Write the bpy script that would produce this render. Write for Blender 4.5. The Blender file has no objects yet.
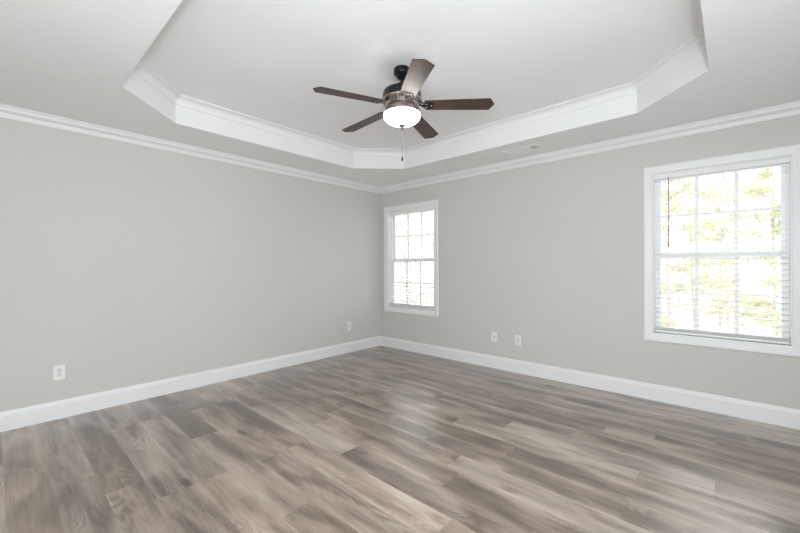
import bpy, bmesh, math, random
from mathutils import Vector, Matrix
C = bpy.context.scene
COL = C.collection
PI = math.pi

# ------------------------------------------------------------------ camera
cam_d = bpy.data.cameras.new('camera'); cam = bpy.data.objects.new('camera', cam_d); COL.objects.link(cam)
_r = Vector((0.7416, 0.6708, -0.0031)).normalized()
_f = Vector((-0.6708, 0.7416, 0.0001)).normalized()
_u = _r.cross(_f).normalized()
m = Matrix((( _r.x, _u.x, -_f.x, 4.0736), (_r.y, _u.y, -_f.y, -4.0550), (_r.z, _u.z, -_f.z, 1.2330), (0, 0, 0, 1)))
cam.matrix_world = m
cam_d.sensor_width = 36.0
cam_d.lens = 367.52 / 800.0 * 36.0
cam_d.shift_x = 0.00044; cam_d.shift_y = -0.00054
cam_d.clip_start = 0.02; cam_d.clip_end = 300
C.camera = cam

# ------------------------------------------------------------------ world, lights, exposure
SKY = 4.6
w = bpy.data.worlds.new('World'); C.world = w; w.use_nodes = True
bg = w.node_tree.nodes['Background']
bg.inputs['Color'].default_value = (0.97, 0.985, 1.0, 1); bg.inputs['Strength'].default_value = SKY

def area(name, loc, target, sx, sy, power, col=(1, 1, 1)):
    d = bpy.data.lights.new(name, 'AREA'); d.shape = 'RECTANGLE'; d.size = sx; d.size_y = sy
    d.energy = power; d.color = col
    o = bpy.data.objects.new(name, d); COL.objects.link(o); o.location = loc
    o.rotation_euler = (Vector(target) - Vector(loc)).to_track_quat('-Z', 'Y').to_euler()
    return o
# unseen fill light, added to even out the room from right of the camera
area('fill_light', (4.88, -4.02, 1.12), (1.2, -1.9, 2.0), 1.4, 1.9, 25, (0.86, 0.935, 1.0))
# the photographer's flash: bounced off the ceiling, and bare just above the lens
area('bounce_flash', (4.40, -4.25, 1.20), (4.45, -3.3, 2.44), 0.26, 0.26, 18, (0.85, 0.93, 1.0))
d = bpy.data.lights.new('camera_flash', 'POINT'); d.energy = 98; d.shadow_soft_size = 0.08; d.color = (0.85, 0.93, 1.0)
o = bpy.data.objects.new('camera_flash', d); COL.objects.link(o); o.location = (4.22, -4.09, 1.50)

vs = C.view_settings
C.display_settings.display_device = 'sRGB'
vs.view_transform = 'Standard'; vs.look = 'None'; vs.gamma = 1.0; vs.use_curve_mapping = False
vs.exposure = 0.0
try:
    C.cycles.max_bounces = 14; C.cycles.diffuse_bounces = 8; C.cycles.transparent_max_bounces = 24
    C.cycles.use_denoising = True
    C.cycles.sample_clamp_indirect = 8.0
except Exception:
    pass

# ------------------------------------------------------------------ material helpers
def new_mat(name):
    m = bpy.data.materials.new(name); m.use_nodes = True
    nt = m.node_tree
    return m, nt, nt.nodes['Principled BSDF']

class G:
    """tiny node graph helper"""
    def __init__(s, nt): s.nt = nt
    def n(s, t, **kw):
        x = s.nt.nodes.new(t)
        for k, v in kw.items(): setattr(x, k, v)
        return x
    def link(s, a, b): s.nt.links.new(a, b)
    def put(s, sock, v):
        if hasattr(v, 'is_output'): s.link(v, sock)
        else: sock.default_value = v
    def math(s, op, a, b=0.0, c=0.0, clamp=False):
        x = s.n('ShaderNodeMath', operation=op); x.use_clamp = clamp
        s.put(x.inputs[0], a); s.put(x.inputs[1], b); s.put(x.inputs[2], c)
        return x.outputs[0]
    def xyz(s, a, b, c=0.0):
        x = s.n('ShaderNodeCombineXYZ'); s.put(x.inputs[0], a); s.put(x.inputs[1], b); s.put(x.inputs[2], c)
        return x.outputs[0]
    def noise(s, vec, scale, detail=2.0, rough=0.5, dist=0.0):
        x = s.n('ShaderNodeTexNoise'); s.put(x.inputs['Vector'], vec)
        x.inputs['Scale'].default_value = scale; x.inputs['Detail'].default_value = detail
        x.inputs['Roughness'].default_value = rough; x.inputs['Distortion'].default_value = dist
        return x.outputs[0]
    def ramp(s, fac, stops, interp='LINEAR'):
        x = s.n('ShaderNodeValToRGB'); x.color_ramp.interpolation = interp
        e = x.color_ramp.elements
        while len(e) > 1: e.remove(e[-1])
        for i, (p, c) in enumerate(stops):
            el = e[0] if i == 0 else e.new(p)
            el.position = p; el.color = c if len(c) == 4 else (*c, 1)
        s.put(x.inputs[0], fac)
        return x.outputs[0]
    def mix(s, fac, a, b, mode='MIX'):
        x = s.n('ShaderNodeMix', data_type='RGBA', blend_type=mode)
        s.put(x.inputs[0], fac); s.put(x.inputs[6], a); s.put(x.inputs[7], b)
        return x.outputs[2]
    def bump(s, h, strength, dist, bsdf):
        x = s.n('ShaderNodeBump'); x.inputs['Strength'].default_value = strength; x.inputs['Distance'].default_value = dist
        s.link(h, x.inputs['Height']); s.link(x.outputs[0], bsdf.inputs['Normal'])

def paint(name, col, rough, grain=120.0, bump=0.08, var=0.02):
    m, nt, b = new_mat(name); g = G(nt)
    geo = g.n('ShaderNodeNewGeometry').outputs['Position']
    big = g.noise(geo, 1.3, 2)
    c = g.mix(big, tuple(v * (1 - var) for v in col) + (1,), tuple(min(1, v * (1 + var)) for v in col) + (1,))
    g.link(c, b.inputs['Base Color']); b.inputs['Roughness'].default_value = rough
    b.inputs['Specular IOR Level'].default_value = 0.35
    if bump: g.bump(g.noise(geo, grain, 3), bump, 0.002, b)
    return m

M = {}
M['wall'] = paint('greige_wall_paint', (0.602, 0.586, 0.560), 0.85, 160, 0.10)
M['ceil'] = paint('ceiling_paint', (0.85, 0.853, 0.858), 0.9, 90, 0.25)
M['trim'] = paint('white_trim_paint', (0.80, 0.80, 0.803), 0.38, 40, 0.0, 0.005)
M['vinyl'] = paint('white_window_vinyl', (0.86, 0.87, 0.88), 0.35, 40, 0.0, 0.005)
M['slat'] = paint('white_blind_slat', (0.82, 0.82, 0.815), 0.45, 40, 0.0, 0.005)
M['plate'] = paint('white_outlet_plastic', (0.80, 0.80, 0.79), 0.30, 40, 0.0, 0.0)
M['recept'] = paint('receptacle_plastic', (0.70, 0.70, 0.69), 0.35, 40, 0.0, 0.0)
M['dark'] = paint('dark_slot', (0.03, 0.03, 0.03), 0.6, 40, 0.0, 0.0)
M['duct'] = paint('duct_interior', (0.06, 0.06, 0.06), 0.8, 40, 0.0, 0.0)
M['wand'] = paint('grey_wand_plastic', (0.20, 0.20, 0.20), 0.25, 40, 0.0, 0.0)
M['ground'] = paint('leaf_litter', (0.48, 0.455, 0.42), 0.95, 3, 0.3, 0.2)

def metal(name, col, rough, metallic=1.0):
    m, nt, b = new_mat(name); g = G(nt)
    tc = g.n('ShaderNodeTexCoord').outputs['Object']
    nz = g.noise(tc, 60, 3)
    g.link(g.mix(nz, tuple(v * 0.85 for v in col) + (1,), tuple(v * 1.15 for v in col) + (1,)), b.inputs['Base Color'])
    b.inputs['Metallic'].default_value = metallic
    g.link(g.math('MULTIPLY_ADD', nz, 0.12, rough - 0.06), b.inputs['Roughness'])
    return m
M['bronze'] = metal('dark_bronze', (0.022, 0.019, 0.018), 0.26, 0.6)
M['ring'] = metal('antique_bronze', (0.52, 0.47, 0.45), 0.28, 1.0)
M['fitter'] = metal('bronze_fitter', (0.40, 0.355, 0.335), 0.34, 1.0)
M['nickel'] = metal('brushed_finial_metal', (0.20, 0.18, 0.17), 0.42, 1.0)

def blade_mat():
    m, nt, b = new_mat('walnut_blade'); g = G(nt)
    tc = g.n('ShaderNodeTexCoord').outputs['Object']
    sp = g.n('ShaderNodeSeparateXYZ'); g.link(tc, sp.inputs[0])
    v = g.xyz(g.math('MULTIPLY', sp.outputs[0], 3.0), g.math('MULTIPLY', sp.outputs[1], 60.0), sp.outputs[2])
    nz = g.noise(v, 1.6, 4, 0.6, 0.4)
    g.link(g.ramp(nz, [(0.3, (0.030, 0.017, 0.012)), (0.55, (0.062, 0.036, 0.026)), (0.75, (0.098, 0.060, 0.044))]), b.inputs['Base Color'])
    b.inputs['Roughness'].default_value = 0.42
    b.inputs['Specular IOR Level'].default_value = 0.4
    return m
M['blade'] = blade_mat()

def bowl_mat():
    m, nt, b = new_mat('lit_frosted_glass'); g = G(nt)
    b.inputs['Base Color'].default_value = (0.9, 0.88, 0.84, 1)
    b.inputs['Roughness'].default_value = 0.35
    b.inputs['Emission Color'].default_value = (1.0, 0.965, 0.915, 1)
    b.inputs['Emission Strength'].default_value = 21.0
    return m
M['bowl'] = bowl_mat()

def glass_mat():
    m = bpy.data.materials.new('window_glass'); m.use_nodes = True
    nt = m.node_tree; nt.nodes.clear(); g = G(nt)
    out = g.n('ShaderNodeOutputMaterial')
    tr = g.n('ShaderNodeBsdfTransparent'); tr.inputs[0].default_value = (0.95, 0.96, 0.96, 1)
    gl = g.n('ShaderNodeBsdfGlossy'); gl.inputs['Roughness'].default_value = 0.02
    fr = g.n('ShaderNodeFresnel'); fr.inputs[0].default_value = 1.35
    mx = g.n('ShaderNodeMixShader')
    g.link(g.math('MULTIPLY', fr.outputs[0], 0.8), mx.inputs[0]); g.link(tr.outputs[0], mx.inputs[1]); g.link(gl.outputs[0], mx.inputs[2])
    g.link(mx.outputs[0], out.inputs[0])
    return m
M['glass'] = glass_mat()

def bark(name, a, b_):
    m, nt, b = new_mat(name); g = G(nt)
    geo = g.n('ShaderNodeNewGeometry').outputs['Position']
    g.link(g.mix(g.noise(geo, 9, 4), (*a, 1), (*b_, 1)), b.inputs['Base Color']); b.inputs['Roughness'].default_value = 0.9
    return m
M['bark'] = bark('pine_bark', (0.36, 0.305, 0.28), (0.48, 0.42, 0.395))
M['bark_grey'] = bark('grey_bark', (0.33, 0.31, 0.30), (0.44, 0.42, 0.41))

def leaf_mat(name, c1, c2):
    m = bpy.data.materials.new(name); m.use_nodes = True
    nt = m.node_tree; nt.nodes.clear(); g = G(nt)
    out = g.n('ShaderNodeOutputMaterial')
    geo = g.n('ShaderNodeNewGeometry').outputs['Position']
    c = g.mix(g.noise(geo, 1.6, 3), (*c1, 1), (*c2, 1))
    df = g.n('ShaderNodeBsdfDiffuse'); g.link(c, df.inputs[0])
    tl = g.n('ShaderNodeBsdfTranslucent'); g.link(c, tl.inputs[0])
    mx = g.n('ShaderNodeMixShader'); mx.inputs[0].default_value = 0.45
    g.link(df.outputs[0], mx.inputs[1]); g.link(tl.outputs[0], mx.inputs[2]); g.link(mx.outputs[0], out.inputs[0])
    return m
M['leaf'] = leaf_mat('pine_needles', (0.46, 0.47, 0.31), (0.60, 0.59, 0.44))
M['leaf_pale'] = leaf_mat('dry_leaves', (0.36, 0.29, 0.20), (0.50, 0.44, 0.32))

def floor_mat():
    m, nt, b = new_mat('vinyl_plank_floor'); g = G(nt)
    geo = g.n('ShaderNodeNewGeometry').outputs['Position']
    sp = g.n('ShaderNodeSeparateXYZ'); g.link(geo, sp.inputs[0])
    X, Y = sp.outputs[0], sp.outputs[1]
    at = g.n('ShaderNodeAttribute', attribute_name='plank')
    s3 = g.n('ShaderNodeSeparateXYZ'); g.link(at.outputs['Vector'], s3.inputs[0])
    tone, seed, hue = s3.outputs
    sx = g.math('MULTIPLY', seed, 57.0); sy = g.math('MULTIPLY', seed, 31.0)
    def P(fx, fy, k=1.0):
        return g.xyz(g.math('MULTIPLY_ADD', X, fx, g.math('MULTIPLY', sx, k)), g.math('MULTIPLY_ADD', Y, fy, g.math('MULTIPLY', sy, k)), g.math('MULTIPLY', seed, 9.0))
    smoke = g.noise(P(1.7, 7.0), 1.0, 2, 0.5, 0.5)            # broad smoky patches
    streak = g.noise(P(1.1, 26.0, 1.3), 1.0, 4, 0.6, 0.3)      # long streaks
    grain = g.noise(P(6.0, 130.0, 0.7), 1.0, 4, 0.65)           # fine pores
    fig = g.noise(P(1.3, 6.5, 2.1), 1.0, 1, 0.4, 0.2)          # contour lines: cathedral figure
    rings = g.math('SINE', g.math('MULTIPLY', fig, 150.0))
    rmask = g.math('MULTIPLY', g.math('SUBTRACT', g.noise(P(1.6, 7.0, 3.3), 1.0, 1), 0.52, clamp=True), 5.0, clamp=True)
    vor = g.n('ShaderNodeTexVoronoi'); g.link(P(2.6, 6.2, 1.7), vor.inputs['Vector']); vor.inputs['Scale'].default_value = 1.0
    kd = g.math('ADD', vor.outputs['Distance'], g.math('MULTIPLY', g.math('SUBTRACT', g.noise(P(14, 40), 1.0, 3), 0.5), 0.16))
    knot = g.math('SUBTRACT', 1.0, g.math('DIVIDE', kd, 0.21), clamp=True)
    kpick = g.math('GREATER_THAN', g.n('ShaderNodeSeparateColor').outputs[0], 0.0)
    sc = g.n('ShaderNodeSeparateColor'); g.link(vor.outputs['Color'], sc.inputs[0])
    knot = g.math('MULTIPLY', knot, g.math('GREATER_THAN', sc.outputs[0], 0.62))
    v = g.math('MULTIPLY_ADD', g.math('SUBTRACT', smoke, 0.5), 1.5, tone)
    vr_ = g.math('FRACT', g.math('DIVIDE', g.math('SUBTRACT', Y, -2.014 - 0.182 * 40), 0.182))
    ed = g.math('POWER', g.math('ABSOLUTE', g.math('MULTIPLY_ADD', vr_, 2.0, -1.0)), 3.0)
    v = g.math('MULTIPLY_ADD', g.math('MULTIPLY', ed, g.noise(P(1.2, 3.0, 4.1), 1.0, 1)), 0.34, v)
    v = g.math('SUBTRACT', v, 0.035)
    fine = g.noise(P(3.2, 52.0, 2.7), 1.0, 4, 0.65, 0.4)
    v = g.math('MULTIPLY_ADD', g.math('SUBTRACT', fine, 0.5), 0.32, v)
    v = g.math('MULTIPLY_ADD', g.math('SUBTRACT', streak, 0.5), 0.40, v)
    v = g.math('MULTIPLY_ADD', g.math('SUBTRACT', grain, 0.5), 0.5, v)
    v = g.math('MULTIPLY_ADD', g.math('MULTIPLY', rings, rmask), 0.13, v)
    v = g.math('MULTIPLY_ADD', knot, -0.50, v, )
    col = g.ramp(v, [(0.0, (0.070, 0.050, 0.036)), (0.28, (0.160, 0.120, 0.090)), (0.52, (0.285, 0.223, 0.173)), (0.78, (0.410, 0.336, 0.271)), (1.0, (0.52, 0.442, 0.368))])
    warm = g.ramp(g.math('ADD', g.math('MULTIPLY', hue, 0.6), g.math('MULTIPLY', smoke, 0.4)), [(0.2, (0.97, 1.0, 1.045)), (0.8, (1.03, 0.995, 0.965))])
    col = g.mix(1.0, col, warm, 'MULTIPLY')
    g.link(col, b.inputs['Base Color'])
    g.link(g.math('MULTIPLY_ADD', grain, 0.08, 0.25), b.inputs['Roughness'])
    b.inputs['Specular IOR Level'].default_value = 0.7
    b.inputs['IOR'].default_value = 1.55
    b.inputs['Coat Weight'].default_value = 0.6; b.inputs['Coat Roughness'].default_value = 0.30; b.inputs['Coat IOR'].default_value = 1.6
    g.bump(g.math('MULTIPLY_ADD', grain, 0.6, g.math('MULTIPLY', streak, 0.4)), 0.12, 0.002, b)
    return m
M['floor'] = floor_mat()

# ------------------------------------------------------------------ mesh helpers
class MB:
    def __init__(s): s.v = []; s.f = []; s.smooth = []
    def add(s, verts, faces, smooth=False):
        o = len(s.v); s.v += [tuple(x) for x in verts]
        s.f += [tuple(i + o for i in f) for f in faces]; s.smooth += [smooth] * len(faces)
        return s
    def box(s, a, b):
        x0, y0, z0 = a; x1, y1, z1 = b
        return s.add([(x0, y0, z0), (x1, y0, z0), (x1, y1, z0), (x0, y1, z0), (x0, y0, z1), (x1, y0, z1), (x1, y1, z1), (x0, y1, z1)],
                     [(0, 3, 2, 1), (4, 5, 6, 7), (0, 1, 5, 4), (1, 2, 6, 5), (2, 3, 7, 6), (3, 0, 4, 7)])
    def quad(s, a, b, c, d): return s.add([a, b, c, d], [(0, 1, 2, 3)])
    def lathe(s, prof, c=(0, 0, 0), n=48, smooth=True, cap=True):
        V = []; F = []
        for r, z in prof:
            for i in range(n):
                a = 2 * PI * i / n; V.append((c[0] + r * math.cos(a), c[1] + r * math.sin(a), c[2] + z))
        for j in range(len(prof) - 1):
            for i in range(n):
                k = (i + 1) % n
                F.append((j * n + i, j * n + k, (j + 1) * n + k, (j + 1) * n + i))
        s.add(V, F, smooth)
        if cap:
            o = len(s.v) - len(V)
            s.f.append(tuple(o + i for i in reversed(range(n)))); s.smooth.append(False)
            s.f.append(tuple(o + (len(prof) - 1) * n + i for i in range(n))); s.smooth.append(False)
        return s
    def tube(s, pts, rad, n=8, smooth=True, cap=True):
        pts = [Vector(p) for p in pts]; V = []; F = []
        rad = rad if isinstance(rad, (list, tuple)) else [rad] * len(pts)
        ref = Vector((0.31, 0.77, 0.55))
        for j, p in enumerate(pts):
            t = (pts[min(j + 1, len(pts) - 1)] - pts[max(j - 1, 0)]).normalized()
            a = t.cross(ref)
            a = a.normalized() if a.length > 1e-4 else t.orthogonal().normalized()
            b = t.cross(a)
            for i in range(n):
                q = 2 * PI * i / n; V.append(p + rad[j] * (math.cos(q) * a + math.sin(q) * b))
        for j in range(len(pts) - 1):
            for i in range(n):
                k = (i + 1) % n
                F.append((j * n + i, j * n + k, (j + 1) * n + k, (j + 1) * n + i))
        if cap:
            F.append(tuple(reversed(range(n)))); F.append(tuple((len(pts) - 1) * n + i for i in range(n)))
        return s.add(V, F, smooth)
    def sweep(s, path, prof, closed, place, smooth=False):
        """mitred sweep. path: 2-D points; prof: (offset to the left of travel, height). place(x, y, h) -> 3-D"""
        n = len(path); V = []; F = []; k = len(prof)
        P = [Vector(p) for p in path]
        for i in range(n):
            d0 = (P[i] - P[i - 1]).normalized() if (closed or i > 0) else None
            d1 = (P[(i + 1) % n] - P[i]).normalized() if (closed or i < n - 1) else None
            if d0 is None: d0 = d1
            if d1 is None: d1 = d0
            n0 = Vector((-d0.y, d0.x)); n1 = Vector((-d1.y, d1.x))
            mt = (n0 + n1); mt /= max(1e-6, mt.dot(n0))
            for off, h in prof:
                q = P[i] + mt * off; V.append(place(q.x, q.y, h))
        for i in range(n if closed else n - 1):
            j = (i + 1) % n
            for a in range(k):
                b = (a + 1) % k
                F.append((i * k + a, j * k + a, j * k + b, i * k + b))
        if not closed:
            F.append(tuple(range(k))); F.append(tuple((n - 1) * k + a for a in reversed(range(k))))
        return s.add(V, F, smooth)
    def build(s, name, mat, parent=None, loc=None, bevel=0.0, fix=True):
        me = bpy.data.meshes.new(name); me.from_pydata(s.v, [], s.f)
        me.polygons.foreach_set('use_smooth', s.smooth)
        me.materials.append(M[mat] if isinstance(mat, str) else mat)
        if fix:
            bm = bmesh.new(); bm.from_mesh(me); bmesh.ops.recalc_face_normals(bm, faces=bm.faces); bm.to_mesh(me); bm.free()
        me.update()
        o = bpy.data.objects.new(name, me); COL.objects.link(o)
        if parent is not None: o.parent = parent
        if loc is not None: o.location = loc
        if bevel:
            md = o.modifiers.new('bevel', 'BEVEL'); md.width = bevel; md.segments = 2; md.limit_method = 'ANGLE'
        return o

def empty(name, loc, label=None, cat=None, group=None, kind=None, rz=0.0):
    o = bpy.data.objects.new(name, None); COL.objects.link(o); o.location = loc; o.rotation_euler = (0, 0, rz)
    o.empty_display_size = 0.1
    return tag(o, label, cat, group, kind)
def tag(o, label=None, cat=None, group=None, kind=None):
    if label: o['label'] = label
    if cat: o['category'] = cat
    if group: o['group'] = group
    if kind: o['kind'] = kind
    return o
def struct(o, label, cat): return tag(o, label, cat, kind='structure')
def copy_tree(o, parent=None):
    c = o.copy(); COL.objects.link(c); c.parent = parent
    for ch in list(o.children):
        copy_tree(ch, c)
    return c

# ------------------------------------------------------------------ the room
H = 2.44; TH = 0.230; XR = 4.90; YF = -4.90; WT = 0.14
OX = [(0.167, 1.045), (3.535, 4.410)]          # window openings in x
OZ = (0.611, 2.066)                            # and in z
DY = (-4.75, -3.29); DZ = 2.10                 # unseen opening added for the fill light, right of the camera

# floor: planks run along x, laid in rows 0.182 wide
rnd = random.Random(7)
PW, Y0, PL = 0.182, -2.014, 1.22
known = {-11: (0.86, {'L': .44, 'R': .36}), -10: (1.265, {'L': .46, 'R': .28}), -9: (1.55, {'L': .25, 'R': .48}), -8: (1.81, {'R': .36, 'L': .46}),
         -6: (1.21, {'L': .26, 'R': .55}), -4: (1.84, {'L': .36, 'R': .62}), -3: (2.17, {'L': .60, 'R': .34}), -1: (2.762, {'L': .38, 'R': .62}),
         2: (3.66, {'L': .62, 'R': .36}), 3: (4.0, {'L': .60, 'R': .42}), 5: (3.36, {'L': .30, 'R': .5}), 6: (3.66, {'L': .5, 'R': .32}), 7: (3.99, {'L': .52, 'R': .38})}
verts, faces, att = [], [], []
k0 = math.floor((YF - Y0) / PW); k1 = math.ceil((0 - Y0) / PW)
for k in range(k0, k1):
    ya, yb = max(YF, Y0 + k * PW), min(0.0, Y0 + (k + 1) * PW)
    base, tones = known.get(k, (rnd.uniform(0, PL), {}))
    n = math.floor((0 - base) / PL)
    x = base + n * PL
    while x < XR:
        xa, xb = max(0.0, x), min(XR, x + PL)
        if xb > xa + 1e-4:
            t = min(0.70, max(0.27, rnd.gauss(0.44, 0.06)))
            if tones and abs(xb - base) < 1e-3: t = tones['L']
            if tones and abs(xa - base) < 1e-3: t = tones['R']
            e = 0.0004
            o = len(verts)
            verts += [(xa + e, ya + e, 0), (xb - e, ya + e, 0), (xb - e, yb - e, 0), (xa + e, yb - e, 0)]
            faces.append((o, o + 1, o + 2, o + 3)); att.append((t, rnd.random(), rnd.random()))
        x += PL
o = len(verts); verts += [(0, YF, -0.0012), (XR, YF, -0.0012), (XR, 0, -0.0012), (0, 0, -0.0012)]
faces.append((o, o + 1, o + 2, o + 3)); att.append((0.12, 0.5, 0.5))
o = len(verts); verts += [(-.14, YF - .14, -0.2), (XR + .14, YF - .14, -0.2), (XR + .14, .14, -0.2), (-.14, .14, -0.2)]
faces.append((o + 3, o + 2, o + 1, o)); att.append((0.12, 0.5, 0.5))
me = bpy.data.meshes.new('floor'); me.from_pydata(verts, [], faces); me.materials.append(M['floor'])
a_ = me.attributes.new('plank', 'FLOAT_VECTOR', 'FACE')
a_.data.foreach_set('vector', [c for t in att for c in t])
fl = bpy.data.objects.new('floor', me); COL.objects.link(fl)
struct(fl, 'grey-brown wood-look plank floor running along the window wall', 'floor')

# walls (solid, 0.14 thick)
wb = MB()
def wall_cells(mb, xs, zs, holes, y0, y1):
    for i in range(len(xs) - 1):
        for j in range(len(zs) - 1):
            if (i, j) in holes: continue
            mb.box((xs[i], y0, zs[j]), (xs[i + 1], y1, zs[j + 1]))
HT = H + TH + 0.1
# built as boxes between the openings; inner shared faces are removed below
def merged_wall(name, xs, zs, holes, y0, y1, label):
    """one clean shell around the solid cells"""
    V = {}; vl = []; F = []
    def vid(p):
        p = tuple(round(c, 5) for c in p)
        if p not in V: V[p] = len(vl); vl.append(p)
        return V[p]
    solid = lambda i, j: 0 <= i < len(xs) - 1 and 0 <= j < len(zs) - 1 and (i, j) not in holes
    for i in range(len(xs) - 1):
        for j in range(len(zs) - 1):
            if not solid(i, j): continue
            xa, xb, za, zb = xs[i], xs[i + 1], zs[j], zs[j + 1]
            F.append([vid(p) for p in ((xa, y0, za), (xb, y0, za), (xb, y0, zb), (xa, y0, zb))])
            F.append([vid(p) for p in ((xa, y1, zb), (xb, y1, zb), (xb, y1, za), (xa, y1, za))])
            if not solid(i - 1, j): F.append([vid(p) for p in ((xa, y1, za), (xa, y0, za), (xa, y0, zb), (xa, y1, zb))])
            if not solid(i + 1, j): F.append([vid(p) for p in ((xb, y0, za), (xb, y1, za), (xb, y1, zb), (xb, y0, zb))])
            if not solid(i, j - 1): F.append([vid(p) for p in ((xa, y1, za), (xb, y1, za), (xb, y0, za), (xa, y0, za))])
            if not solid(i, j + 1): F.append([vid(p) for p in ((xa, y0, zb), (xb, y0, zb), (xb, y1, zb), (xa, y1, zb))])
    b = MB(); b.add(vl, F)
    return struct(b.build(name, 'wall'), label, 'wall')
merged_wall('wall_back', [-WT, OX[0][0], OX[0][1], OX[1][0], OX[1][1], XR + WT], [-0.2, OZ[0], OZ[1], HT], {(1, 1), (3, 1)}, 0.0, WT,
            'greige painted wall that holds both windows')
merged_wall('wall_front', [-WT, XR + WT], [-0.2, HT], set(), YF - WT, YF, 'greige wall behind the camera')
struct(MB().box((-WT, YF, -0.2), (0, 0, HT)).build('wall_left', 'wall'), 'plain greige painted wall without windows', 'wall')
rw = merged_wall('wall_right', [-0.0, -DY[1], -DY[0], -YF], [-0.2, 0.0, DZ, HT], {(1, 1)}, XR, XR + WT, 'greige painted wall to the right of the camera with an opening added for the fill light')
rw.data.transform(Matrix(((0, 1, 0, 0), (-1, 0, 0, 0), (0, 0, 1, 0), (0, 0, 0, 1))))

# ceiling with the octagonal tray
TX0, TX1, TY0, TY1, CH = 0.607, 3.970, -3.478, -0.628, 0.452
oct_ = [(TX0 + CH, TY0), (TX1 - CH, TY0), (TX1, TY0 + CH), (TX1, TY1 - CH), (TX1 - CH, TY1), (TX0 + CH, TY1), (TX0, TY1 - CH), (TX0, TY0 + CH)]
outer = [(TX0 + CH, YF), (TX1 - CH, YF), (XR, TY0 + CH), (XR, TY1 - CH), (TX1 - CH, 0), (TX0 + CH, 0), (0, TY1 - CH), (0, TY0 + CH)]
cb = MB()
lo = [(x, y, H) for x, y in oct_]; ou = [(x, y, H) for x, y in outer]
corners = {1: (XR, YF, H), 3: (XR, 0, H), 5: (0, 0, H), 7: (0, YF, H)}
for i in range(8):
    j = (i + 1) % 8
    if i in corners: cb.add([lo[i], lo[j], ou[j], corners[i], ou[i]], [(0, 1, 2, 3, 4)])
    else: cb.add([lo[i], lo[j], ou[j], ou[i]], [(0, 1, 2, 3)])
cb.add([(x, y, H + TH) for x, y in oct_], [tuple(range(8))])
cb.box((-WT, YF - WT, H + TH + 0.1), (XR + WT, WT, H + TH + 0.2))
ce = cb.build('ceiling', 'ceil', fix=False)
struct(ce, 'white ceiling with a raised octagonal tray in the middle', 'ceiling')
# tray fascia: white painted upright faces
fb = MB()
fb.sweep(oct_, [(0, H + .0005), (-0.02, H + .0005), (-0.02, H + TH + .02), (0, H + TH + .02)], True, lambda x, y, h: (x, y, h))
struct(fb.build('trim_3', 'trim'), 'white upright face around the octagonal ceiling tray', 'trim')

def crown_prof(top):
    pr = [(0, -.079), (.009, -.079), (.010, -.072), (.015, -.070), (.016, -.064)]
    for i in range(9):                                     # ogee
        t = i / 8; pr.append((.018 + .040 * (t - 0.10 * math.sin(2 * PI * t)), -.062 + .044 * (t + 0.07 * math.sin(2 * PI * t))))
    pr += [(.063, -.016), (.067, -.009), (.078, -.008), (.078, 0), (0, 0)]
    return [(a, top + b) for a, b in pr]
room = [(0, YF), (XR, YF), (XR, 0), (0, 0)]
struct(MB().sweep(room, crown_prof(H), True, lambda x, y, h: (x, y, h)).build('trim_1', 'trim'), 'white crown moulding where the walls meet the ceiling', 'trim')
TC = [(0, -.074), (.006, -.070)] + [(.006 + .046 * (1 - math.cos(PI / 2 * i / 7)), -.070 + .056 * math.sin(PI / 2 * i / 7)) for i in range(1, 8)] + [(.056, -.012), (.060, -.009), (.066, -.009), (.066, 0), (0, 0)]
struct(MB().sweep(oct_, [(a, H + TH + b) for a, b in TC], True, lambda x, y, h: (x, y, h)).build('trim_2', 'trim'), 'white crown moulding at the top of the ceiling tray', 'trim')

BP = [(0, 0), (.016, 0), (.016, .116), (.0145, .120), (.0115, .122), (.0115, .128), (.0095, .134), (.0075, .140), (.0065, .1455), (0, .146)]
def base(name, path, label):
    struct(MB().sweep(path, BP, False, lambda x, y, h: (x, y, h)).build(name, 'trim'), label, 'baseboard')
e = 0.0
# travel so that the room lies to the left of the path; ends mitred by hand at the corner
def base_run(name, x0, y0, x1, y1, n, label, m0=0, m1=0):
    """straight board with mitred ends (m = 1 cuts the end back with the profile)"""
    d = (Vector((x1, y1)) - Vector((x0, y0))).normalized(); nn = Vector(n); V = []
    for (px, py, sgn, mt) in ((x0, y0, 1, m0), (x1, y1, -1, m1)):
        for off, h in BP:
            q = Vector((px, py)) + nn * off + d * (sgn * mt * off); V.append((q.x, q.y, h))
    k = len(BP); F = [(a, (a + 1) % k, k + (a + 1) % k, k + a) for a in range(k)] + [tuple(reversed(range(k))), tuple(k + a for a in range(k))]
    struct(MB().add(V, F).build(name, 'trim'), label, 'baseboard')
base_run('baseboard_left', 0, YF, 0, 0, (1, 0), 'white baseboard along the plain wall', 1, 1)
base_run('baseboard_back', 0, 0, XR, 0, (0, -1), 'white baseboard along the window wall', 1, 1)
base_run('baseboard_right', XR, 0, XR, DY[1] + .07, (-1, 0), 'white baseboard on the wall to the right of the camera', 1, 0)
base_run('baseboard_front', 0, YF, XR, YF, (0, 1), 'white baseboard behind the camera', 1, 0)

# opening added around the fill light, out of view: casing only
dc = MB()
CP = [(0, 0), (0, .010), (.006, .013), (.052, .018), (.064, .018), (.070, .014), (.070, 0)]
dc.sweep([(DY[1], 0), (DY[1], DZ), (DY[0], DZ), (DY[0], 0)], [(-a, b) for a, b in CP], False, lambda y, z, h: (XR - h, y, z))
struct(dc.build('added_opening', 'trim'), 'white casing of the opening added for the fill light to the right of the camera', 'door')

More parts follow.
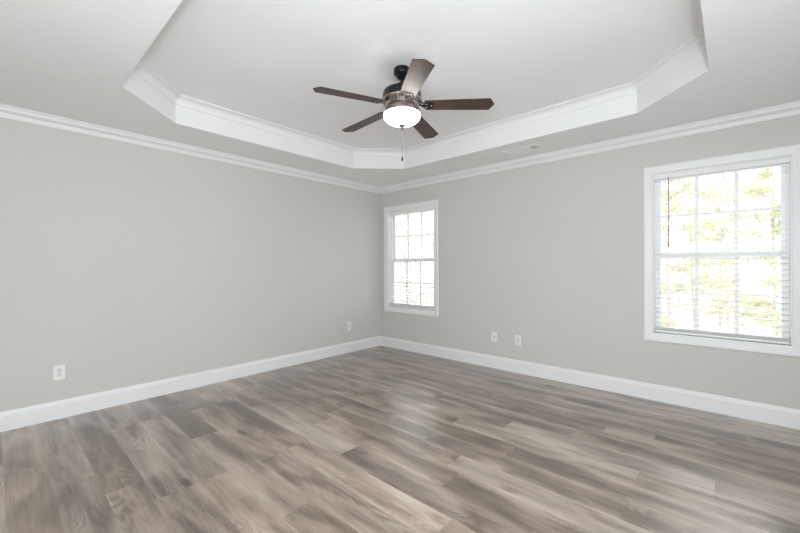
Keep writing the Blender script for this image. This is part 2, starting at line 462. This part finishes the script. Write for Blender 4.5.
# ------------------------------------------------------------------ windows
def window(num, x0, x1, label):
    z0, z1 = OZ
    root = struct(empty('window_%d' % num, ((x0 + x1) / 2, 0.0, z0)), label, 'window')
    ox, oz = -(x0 + x1) / 2, -z0
    L = lambda x, y, z: (x + ox, y, z + oz)
    cs = MB(); prof = [(-a, b) for a, b in CP]
    cs.sweep([(x0, z0), (x0, z1), (x1, z1), (x1, z0)], [(a, b) for a, b in CP], True, lambda x, z, h: L(x, -h, z))
    cs.build('casing', 'trim', root)
    jm = MB()                                              # jamb liner
    jm.sweep([(x0, z0), (x0, z1), (x1, z1), (x1, z0)], [(0, -.0), (-.008, -.0), (-.008, WT), (0, WT)], True, lambda x, z, h: L(x, h, z))
    jm.build('jamb', 'trim', root)
    fr = MB()
    def rect_frame(mb, xa, xb, za, zb, t, ya, yb):
        mb.sweep([(xa, za), (xa, zb), (xb, zb), (xb, za)], [(0, ya), (0, yb), (-t, yb), (-t, ya)], True, lambda x, z, h: L(x, h, z))
    i0, i1, k0, k1 = x0 + .008, x1 - .008, z0 + .008, z1 - .008
    rect_frame(fr, i0, i1, k0, k1, .014, .066, WT)
    fr.build('window_frame', 'vinyl', root)
    a0, a1, b0, b1 = i0 + .013, i1 - .013, k0 + .013, k1 - .013
    zm = 1.322
    for (nm, za, zb, ya, yb, tt, tb) in (('upper_sash', zm - .026, b1, .104, .132, .030, .052), ('lower_sash', b0, zm + .026, .072, .100, .052, .040)):
        sb = MB()
        st = .030
        sb.box(L(a0, ya, za), L(a0 + st, yb, zb)); sb.box(L(a1 - st, ya, za), L(a1, yb, zb))
        sb.box(L(a0 + st, ya, zb - tt), L(a1 - st, yb, zb)); sb.box(L(a0 + st, ya, za), L(a1 - st, yb, za + tb))
        sash = sb.build(nm, 'vinyl', root, bevel=0.002)
        gx0, gx1, gz0, gz1 = a0 + st, a1 - st, za + tb, zb - tt
        ym = (ya + yb) / 2
        gr = MB()
        zc = (gz0 + gz1) / 2
        for q in (1, 2):
            xc = gx0 + (gx1 - gx0) * q / 3
            gr.box(L(xc - .013, ym - .005, gz0 - .004), L(xc + .013, ym + .005, gz1 + .004))
        for q in range(3):
            xa, xb = gx0 + (gx1 - gx0) * q / 3, gx0 + (gx1 - gx0) * (q + 1) / 3
            gr.box(L(xa + (.013 if q else -.004), ym - .005, zc - .009), L(xb - (.013 if q < 2 else -.004), ym + .005, zc + .009))
        gr.build('muntins', 'vinyl', sash)
        gl = MB()
        gl.box(L(gx0 - .004, ym + .007, gz0 - .004), L(gx1 + .004, ym + .010, gz1 + .004))
        gl.build('glass_pane', 'glass', sash)
    return root
window(1, *OX[0], 'white six-over-six sash window beside the room corner')
window(2, *OX[1], 'white six-over-six sash window nearest the camera')

def blind(x0, x1, label, wand_side):
    z0, z1 = OZ
    xa, xb = x0 + .011, x1 - .011
    root = empty('window_blind', ((x0 + x1) / 2, 0.032, z1 - .008), label, 'blind', 'white slatted window blinds')
    ox, oy, oz = -(x0 + x1) / 2, -0.032, -(z1 - .008)
    L = lambda x, y, z: (x + ox, y + oy, z + oz)
    h = MB(); h.box(L(xa, .012, z1 - .048), L(xb, .058, z1 - .0085)); h.build('headrail', 'slat', root)
    v = MB(); v.box(L(xa - .002, .003, z1 - .052), L(xb + .002, .010, z1 - .0085)); v.build('valance', 'slat', root, bevel=0.0015)
    top, bot = z1 - .075, z0 + .062
    n = 31; sl = MB()
    for i in range(n):
        z = top + (bot - top) * i / (n - 1)
        V = []; tilt = math.radians(6.5)
        for j in range(5):                                   # slightly crowned slat
            u = j / 4 - .5; y = .034 + u * .048; zz = z + .0015 * (1 - 4 * u * u) + u * .048 * math.tan(tilt)
            V += [L(xa, y, zz), L(xb, y, zz), L(xa, y, zz - .0026), L(xb, y, zz - .0026)]
        F = []
        for j in range(4):
            a, b = j * 4, j * 4 + 4
            F += [(a, a + 1, b + 1, b), (a + 2, b + 2, b + 3, a + 3), (a, b, b + 2, a + 2), (a + 1, a + 3, b + 3, b + 1)]
        F += [(0, 2, 3, 1), (16, 17, 19, 18)]
        sl.add(V, F)
    for i in range(4):                                       # slats stacked on the bottom rail
        z = z0 + .036 + i * .0052
        sl.box(L(xa, .010, z), L(xb, .058, z + .0028))
    sl.build('slats', 'slat', root)
    r = MB(); r.box(L(xa, .009, z0 + .014), L(xb, .059, z0 + .034)); r.build('bottom_rail', 'slat', root, bevel=0.003)
    for fx in (.13, .87):
        lc = MB(); x = xa + (xb - xa) * fx
        for y in (.0085, .0592): lc.box(L(x - .0008, y - .0005, z0 + .03), L(x + .0008, y + .0005, z1 - .05))
        lc.build('ladder_cord', 'slat', root)
    wd = MB(); wx = xa + .108 if wand_side < 0 else xb - .055
    wd.tube([L(wx, -.006, z1 - .050), L(wx, -.008, z1 - .30), L(wx, -.008, z1 - .675)], [.0034, .0036, .0044], 8)
    wd.box(L(wx - .003, -.009, z1 - .056), L(wx + .003, .006, z1 - .046))
    wd.build('tilt_wand', 'wand' if wand_side < 0 and x0 > 2 else 'slat', root)
    return root
blind(*OX[0], 'white slatted blind in the window beside the room corner', -1)
blind(*OX[1], 'white slatted blind with grey tilt wand in the window nearest the camera', -1)

# ------------------------------------------------------------------ outlets
def outlet(loc, rz, label, kind):
    """plate in the local x-z plane, facing -y"""
    root = empty('wall_outlet' if kind != 'jack' else 'cable_jack', loc, label, 'outlet', 'white wall plates above the baseboards', rz=rz)
    pl = MB()
    pr = [(0, 0), (0, .003), (-.003, .0055), (-.036, .0055), (-.036, 0)]
    pl.box((-.036, -.004, -.059), (.036, 0, .059))
    pl.box((-.0335, -.0055, -.0565), (.0335, -.004, .0565))
    p = pl.build('cover_plate', 'plate', root, bevel=0.0012)
    if kind == 'duplex':
        for z in (.0195, -.0195):
            rc = MB(); n = 20; V = []
            for y in (-.0085, -.0050):
                for i in range(n):
                    a = 2 * PI * i / n
                    V.append((max(-.0135, min(.0135, .017 * math.cos(a))), y, z + max(-.0145, min(.0145, .017 * math.sin(a)))))
            F = [tuple(range(n)), tuple(reversed(range(n, 2 * n)))] + [(i, (i + 1) % n, n + (i + 1) % n, n + i) for i in range(n)]
            rc.add(V, F); r = rc.build('receptacle', 'recept', root)
            sl = MB()
            sl.box((-.0072, -.0088, z + .001), (-.0052, -.0080, z + .009)); sl.box((.0052, -.0088, z + .002), (.0070, -.0080, z + .009))
            sl.tube([(0, -.0088, z - .007), (0, -.0080, z - .007)], .0025, 10)
            sl.build('slots', 'dark', r)
        sc = MB(); sc.tube([(0, -.0068, 0), (0, -.0050, 0)], .003, 12); sc.build('screw', 'nickel', root)
    elif kind == 'decora':
        rc = MB(); rc.box((-.0165, -.0075, -.0335), (.0165, -.005, .0335)); r = rc.build('receptacle', 'recept', root, bevel=0.001)
        sl = MB()
        for z in (.017, -.017):
            sl.box((-.0072, -.0079, z + .000), (-.0054, -.0073, z + .008)); sl.box((.0054, -.0079, z + .001), (.0070, -.0073, z + .008))
            sl.tube([(0, -.0079, z - .007), (0, -.0073, z - .007)], .0023, 10)
        sl.build('slots', 'dark', r)
    else:
        jk = MB(); jk.tube([(0, -.0055, 0), (0, -.008, 0), (0, -.0081, 0), (0, -.016, 0)], [.0075, .0075, .0048, .0048], 14, smooth=False)
        jk.build('coaxial_socket', 'wand', root)
        sc = MB()
        for z in (.042, -.042): sc.tube([(0, -.0068, z), (0, -.0050, z)], .003, 12)
        sc.build('screw', 'plate', root)
    return root
outlet((0, -3.696, .374), PI / 2, 'white duplex outlet alone on the plain wall near its left end', 'duplex')
outlet((0, -.639, .374), PI / 2, 'white outlet plate on the plain wall close to the room corner', 'decora')
outlet((1.945, 0, .374), 0, 'white plate with a round cable socket under the window wall, left of a pair', 'jack')
outlet((2.243, 0, .374), 0, 'white outlet on the window wall, right of the round cable socket', 'decora')

# ------------------------------------------------------------------ ceiling register
vr = empty('ceiling_vent', (2.455, -.365, H), 'white louvred air vent in the ceiling above the window wall', 'vent')
f = MB(); f.sweep([(-.185, -.085), (.185, -.085), (.185, .085), (-.185, .085)], [(0, 0), (.003, -.006), (.020, -.009), (.024, -.004), (.024, 0)], True, lambda x, y, h: (x, y, h))
f.build('frame', 'trim', vr)
d = MB(); d.box((-.161, -.061, -.0012), (.161, .061, -.0004)); d.build('duct_opening', 'duct', vr)
s_ = MB()
for i in range(9):
    y = -.055 + i * .0138
    V = [(-.160, y, -.0025), (.105, y, -.0025), (.105, y + .015, -.008), (-.160, y + .015, -.008)]
    V += [(a, b, c + .001) for a, b, c in V]
    s_.add(V, [(0, 1, 2, 3), (7, 6, 5, 4), (0, 4, 5, 1), (1, 5, 6, 2), (2, 6, 7, 3), (3, 7, 4, 0)])
s_.build('louvres', 'trim', vr)
s2 = MB()
for i in range(3):
    x = .118 + i * .016
    V = [(x, -.060, -.008), (x + .004, -.060, -.0025), (x + .004, .060, -.0025), (x, .060, -.008)]
    V += [(a + .001, b, c) for a, b, c in V]
    s2.add(V, [(0, 1, 2, 3), (7, 6, 5, 4), (0, 4, 5, 1), (1, 5, 6, 2), (2, 6, 7, 3), (3, 7, 4, 0)])
s2.build('end_louvres', 'trim', vr)
lv = MB(); lv.box((.139, -.004, -.016), (.145, .004, -.006)); lv.build('lever', 'trim', vr)

# ------------------------------------------------------------------ ceiling fan
FX, FY = 2.290, -2.052
fan = empty('ceiling_fan', (FX, FY, H + TH), 'dark five-bladed ceiling fan with a lit white glass bowl', 'ceiling fan')
z = lambda a: a - (H + TH)
MB().lathe([(.0585, 0), (.060, -.004), (.060, -.034), (.057, -.040), (.050, -.046), (.036, -.066), (.026, -.074), (.018, -.076)], n=40).build('canopy', 'bronze', fan)
MB().lathe([(.0125, -.070), (.0125, z(2.565))], n=20).build('downrod', 'bronze', fan)
MB().lathe([(.020, z(2.567)), (.030, z(2.562)), (.036, z(2.545)), (.036, z(2.512))], n=28).build('yoke_cover', 'bronze', fan)
mh = MB().lathe([(.036, z(2.520)), (.095, z(2.517)), (.124, z(2.510)), (.136, z(2.500)), (.140, z(2.488)), (.1405, z(2.460)), (.143, z(2.456)), (.143, z(2.448)), (.136, z(2.443))], n=64)
mh.build('motor_housing', 'bronze', fan)
rg = MB().lathe([(.138, z(2.4455)), (.1455, z(2.443)), (.1465, z(2.437)), (.142, z(2.432)), (.118, z(2.398)), (.110, z(2.392)), (.085, z(2.390))], n=64)
ring = rg.build('vented_ring', 'ring', fan)
vt = MB()                                                    # dark slots cut in the ring, in groups
for i in range(50):
    if i % 10 in (8, 9): continue
    a = 2 * PI * (i / 50.0) + math.radians(-100)
    e1 = Vector((math.cos(a), math.sin(a), 0)); e2 = Vector((-math.sin(a), math.cos(a), 0))
    P = []
    for (r, zz, wd_) in ((.1225, z(2.4044), .0030), (.1385, z(2.4270), .0042)):
        P += [e1 * r - e2 * wd_ + Vector((0, 0, zz)), e1 * r + e2 * wd_ + Vector((0, 0, zz))]
    dn = Vector((0, 0, -.0011)); up = Vector((0, 0, .002))
    vt.add([P[0] + dn, P[1] + dn, P[3] + dn, P[2] + dn, P[0] + up, P[1] + up, P[3] + up, P[2] + up],
           [(0, 1, 2, 3), (7, 6, 5, 4), (0, 4, 5, 1), (1, 5, 6, 2), (2, 6, 7, 3), (3, 7, 4, 0)])
vt.build('vent_slots', 'dark', ring)
MB().lathe([(.085, z(2.392)), (.090, z(2.386)), (.116, z(2.382)), (.126, z(2.374)), (.1285, z(2.362)), (.1285, z(2.340)), (.1265, z(2.333)), (.060, z(2.331))], n=64).build('light_fitter', 'fitter', fan)
bp = []
for i in range(15):
    a = math.radians(-8 + (90 - 2 + 8) * i / 14)
    bp.append((.1345 * math.cos(a), z(2.330) - (.070 if a > 0 else .05) * math.sin(a)))
bowl = MB().lathe(bp, n=64, cap=False)
bo = bowl.build('glass_bowl', 'bowl', fan)
MB().lathe([(.024, z(2.268)), (.026, z(2.259)), (.020, z(2.252)), (.012, z(2.244)), (.010, z(2.234)), (.006, z(2.229)), (.005, z(2.222))], n=28).build('finial', 'nickel', fan)
pc = MB(); pc.tube([(0, 0, z(2.224)), (0, 0, z(2.03))], .0013, 6)
for i in range(36): pc.lathe([(.0006, -.0012), (.0019, 0), (.0006, .0012)], (0, 0, z(2.222) - i * .0052), 6)
pch = pc.build('pull_chain', 'nickel', fan)
MB().lathe([(.0020, z(2.034)), (.0045, z(2.028)), (.0062, z(2.012)), (.0055, z(2.003)), (.0025, z(1.999))], n=14).build('fob', 'bronze', pch)

def blade_mesh():
    b = MB(); r0, r1 = .165, .657; n = 14; top = []
    # outline: slightly widening board, blunt three-sided tip
    pts = [(r0, -.050), (r0 + .014, -.0555)]
    pts += [(r1 - .034, -.0665), (r1 - .004, -.030 if False else -.0)] if False else [(r1 - .032, -.0665), (r1, -.004), (r1, .004), (r1 - .032, .0665)]
    pts += [(r0 + .014, .0555), (r0, .050)]
    t = .0055; k = len(pts)
    V = [(x, y, t / 2) for x, y in pts] + [(x, y, -t / 2) for x, y in pts]
    F = [tuple(range(k)), tuple(reversed(range(k, 2 * k)))] + [(i, (i + 1) % k, k + (i + 1) % k, k + i) for i in range(k)]
    return b.add(V, F)
def arm_mesh():
    b = MB()
    # flat bracket: neck from the hub, then a medallion plate under the blade root
    def plate(pts, za, zb):
        k = len(pts)
        V = [(x, y, zz + zb) for x, y, zz in pts] + [(x, y, zz + za) for x, y, zz in pts]
        b.add(V, [tuple(range(k)), tuple(reversed(range(k, 2 * k)))] + [(i, (i + 1) % k, k + (i + 1) % k, k + i) for i in range(k)])
    pts = []
    for i in range(24):
        a = 2 * PI * i / 24
        rr = .040 * (1 + .10 * math.cos(5 * a + PI))
        pts.append((.192 + 1.0 * rr * math.cos(a), rr * 1.12 * math.sin(a), -.0032))
    plate(pts, -.0036, 0)
    b.tube([(.100, -.020, .030), (.128, -.022, .022), (.150, -.022, .004), (.170, -.022, -.005)], [.008, .007, .006, .004], 8)
    b.tube([(.100, .020, .030), (.128, .022, .022), (.150, .022, .004), (.170, .022, -.005)], [.008, .007, .006, .004], 8)
    return b
def screw_mesh(x, y): return MB().lathe([(.0055, 0), (.0048, -.002), (.002, -.003)], (x, y, -.0066), 12)
bl0 = None
ZB = 2.404
for i in range(5):
    ang = math.radians(-109.0 + 72 * i)
    if bl0 is None:
        bl0 = blade_mesh().build('blade', 'blade', fan, bevel=0.0012)
        am = arm_mesh().build('blade_arm', 'bronze', bl0)
        for x, y in ((.176, -.020), (.176, .020), (.216, 0)): screw_mesh(x, y).build('screw', 'ring', bl0)
        bl = bl0
    else:
        bl = copy_tree(bl0, fan)
    bl.location = (0, 0, z(ZB))
    # droop a little outward, pitch 12 degrees about the blade's own axis
    bl.rotation_euler = (Matrix.Rotation(ang, 3, 'Z') @ Matrix.Rotation(math.radians(2.3), 3, 'Y') @ Matrix.Rotation(math.radians(-9.8), 3, 'X')).to_euler()

# ------------------------------------------------------------------ outdoors
gr = MB(); N = 24
GV = []; GF = []
for i in range(N + 1):
    for j in range(N + 1):
        x = -60 + 100 * i / N; y = 0.6 + 60 * j / N
        GV.append((x, y, -2.7 + 0.03 * y + 0.25 * math.sin(x * .4 + y * .3)))
for i in range(N):
    for j in range(N):
        a = i * (N + 1) + j; GF.append((a, a + N + 1, a + N + 2, a + 1))
gr.add(GV, GF, True)
struct(gr.build('ground', 'ground'), 'pale leaf-covered ground outside the windows', 'ground')

def make_tree(seed, h, kind):
    rn = random.Random(seed)
    root = empty('pine_tree' if kind == 'pine' else 'bare_tree', (0, 0, 0))
    tr = MB(); pts = []; rr = []
    lean = (rn.uniform(-.04, .04), rn.uniform(-.04, .04))
    R0 = rn.uniform(.055, .08) if kind == 'pine' else rn.uniform(.035, .05)
    for i in range(10):
        t = i / 9
        pts.append(Vector((lean[0] * h * t + .06 * math.sin(3 * t + seed), lean[1] * h * t + .05 * math.cos(4 * t + seed), h * t)))
        rr.append(R0 * (1 - .85 * t))
    tr.tube(pts, rr, 9); tr.build('trunk', 'bark' if kind == 'pine' else 'bark_grey', root)
    br = MB(); lf = []
    def at(t):
        i = min(8, int(t * 9)); u = t * 9 - i; return pts[i].lerp(pts[i + 1], u)
    nb = 34 if kind == 'pine' else 40
    for b in range(nb):
        t = rn.uniform(.12, .97); p = at(t); a = rn.uniform(0, 2 * PI); ln = (1 - .50 * t) * h * rn.uniform(.12, .21)
        up = rn.uniform(-.1, .35) if kind == 'pine' else rn.uniform(.3, 1.0)
        d = Vector((math.cos(a), math.sin(a), up)).normalized()
        q = []; cur = p.copy()
        for s in range(6):
            q.append(cur.copy()); cur = cur + d * ln / 5
            d = (d + Vector((rn.uniform(-.25, .25), rn.uniform(-.25, .25), rn.uniform(-.15, .2)))).normalized()
        r = max(.010, R0 * .30 * (1 - .6 * t))
        br.tube(q, [r * (1 - .8 * s / 5) for s in range(6)], 5, cap=False)
        for s in range(1, 6):
            for _ in range(3 if kind == 'pine' else 4):
                d2 = (d + Vector((rn.uniform(-1, 1), rn.uniform(-1, 1), rn.uniform(-.5, .8)))).normalized()
                l2 = ln * rn.uniform(.15, .4); e_ = q[s] + d2 * l2; mid = q[s].lerp(e_, .5) + Vector((rn.uniform(-.1, .1),) * 3) * l2
                br.tube([q[s], mid, e_], [r * .35, r * .25, r * .1], 4, cap=False)
                lf += [mid, e_]
            lf.append(q[s])
    br.build('branches', 'bark' if kind == 'pine' else 'bark_grey', root)
    fo = MB()
    for c in lf:
        if kind == 'pine':
            if rn.random() < .5: continue
            for _ in range(14):
                d = Vector((rn.gauss(0, 1), rn.gauss(0, 1), rn.gauss(0, 1) + .3)).normalized(); l = rn.uniform(.12, .26)
                sd = d.orthogonal().normalized() * .011; o_ = c + d * rn.uniform(0, .12)
                fo.quad(o_ - sd, o_ + sd, o_ + d * l + sd * .3, o_ + d * l - sd * .3)
        else:
            if rn.random() < .55: continue
            for _ in range(3):
                d = Vector((rn.gauss(0, 1), rn.gauss(0, 1), rn.gauss(0, 1))).normalized(); l = rn.uniform(.05, .09)
                sd = d.orthogonal().normalized() * l * .3; o_ = c + d * rn.uniform(0, .3)
                fo.add([o_, o_ + d * l * .5 + sd, o_ + d * l, o_ + d * l * .5 - sd], [(0, 1, 2, 3)])
    fo.build('foliage', 'leaf' if kind == 'pine' else 'leaf_pale', root, fix=False)
    return root
protos = {'pine': [make_tree(3, 9.0, 'pine'), make_tree(11, 8.0, 'pine')], 'bare': [make_tree(5, 9.5, 'bare'), make_tree(21, 8.5, 'bare')]}
used = set()
rn = random.Random(4)
spots = []
# seen through the near window: pines among bare trees
for (x, y, k) in ((3.0, 6.5, 'pine'), (4.9, 9.6, 'pine'), (2.2, 10.0, 'bare'), (4.0, 13.2, 'bare'), (1.0, 13.6, 'pine'), (6.3, 14.2, 'pine'), (2.8, 17.0, 'pine'),
                  (5.4, 18.2, 'bare'), (0.0, 18.0, 'bare'), (3.6, 21.5, 'pine')):
    spots.append((x, y, k, 'near'))
for (x, y, k) in ((-5.2, 6.4, 'bare'), (-7.2, 9.6, 'bare'), (-10.2, 11.0, 'bare'), (-9.6, 14.6, 'bare'), (-13.2, 14.6, 'bare'), (-12.6, 18.6, 'bare'), (-16.2, 18.8, 'bare'),
                  (-15.4, 22.4, 'bare'), (-6.2, 12.6, 'bare'), (-8.6, 18.0, 'bare'), (-19.0, 22.8, 'bare'), (-18.6, 26.6, 'bare'), (-22.4, 27.0, 'bare')):
    spots.append((x, y, k, 'far'))
for i, (x, y, k, wn) in enumerate(spots):
    pr = protos[k][i % 2]
    o = pr if pr.name not in used else copy_tree(pr)
    used.add(pr.name)
    o.location = (x, y, -2.75 + .03 * y); o.rotation_euler = (0, 0, rn.uniform(0, 6.28)); s = rn.uniform(.85, 1.15); o.scale = (s, s, s)
    if k == 'pine': tag(o, 'yellow-green pine in the pale woods behind the window nearest the camera', 'tree', 'pines outside the near window')
    elif wn == 'near': tag(o, 'bare brown-branched tree among the pines behind the window nearest the camera', 'tree', 'bare trees outside the near window')
    else: tag(o, 'bare grey-branched tree in the pale woods behind the window beside the room corner', 'tree', 'bare trees outside the corner window')
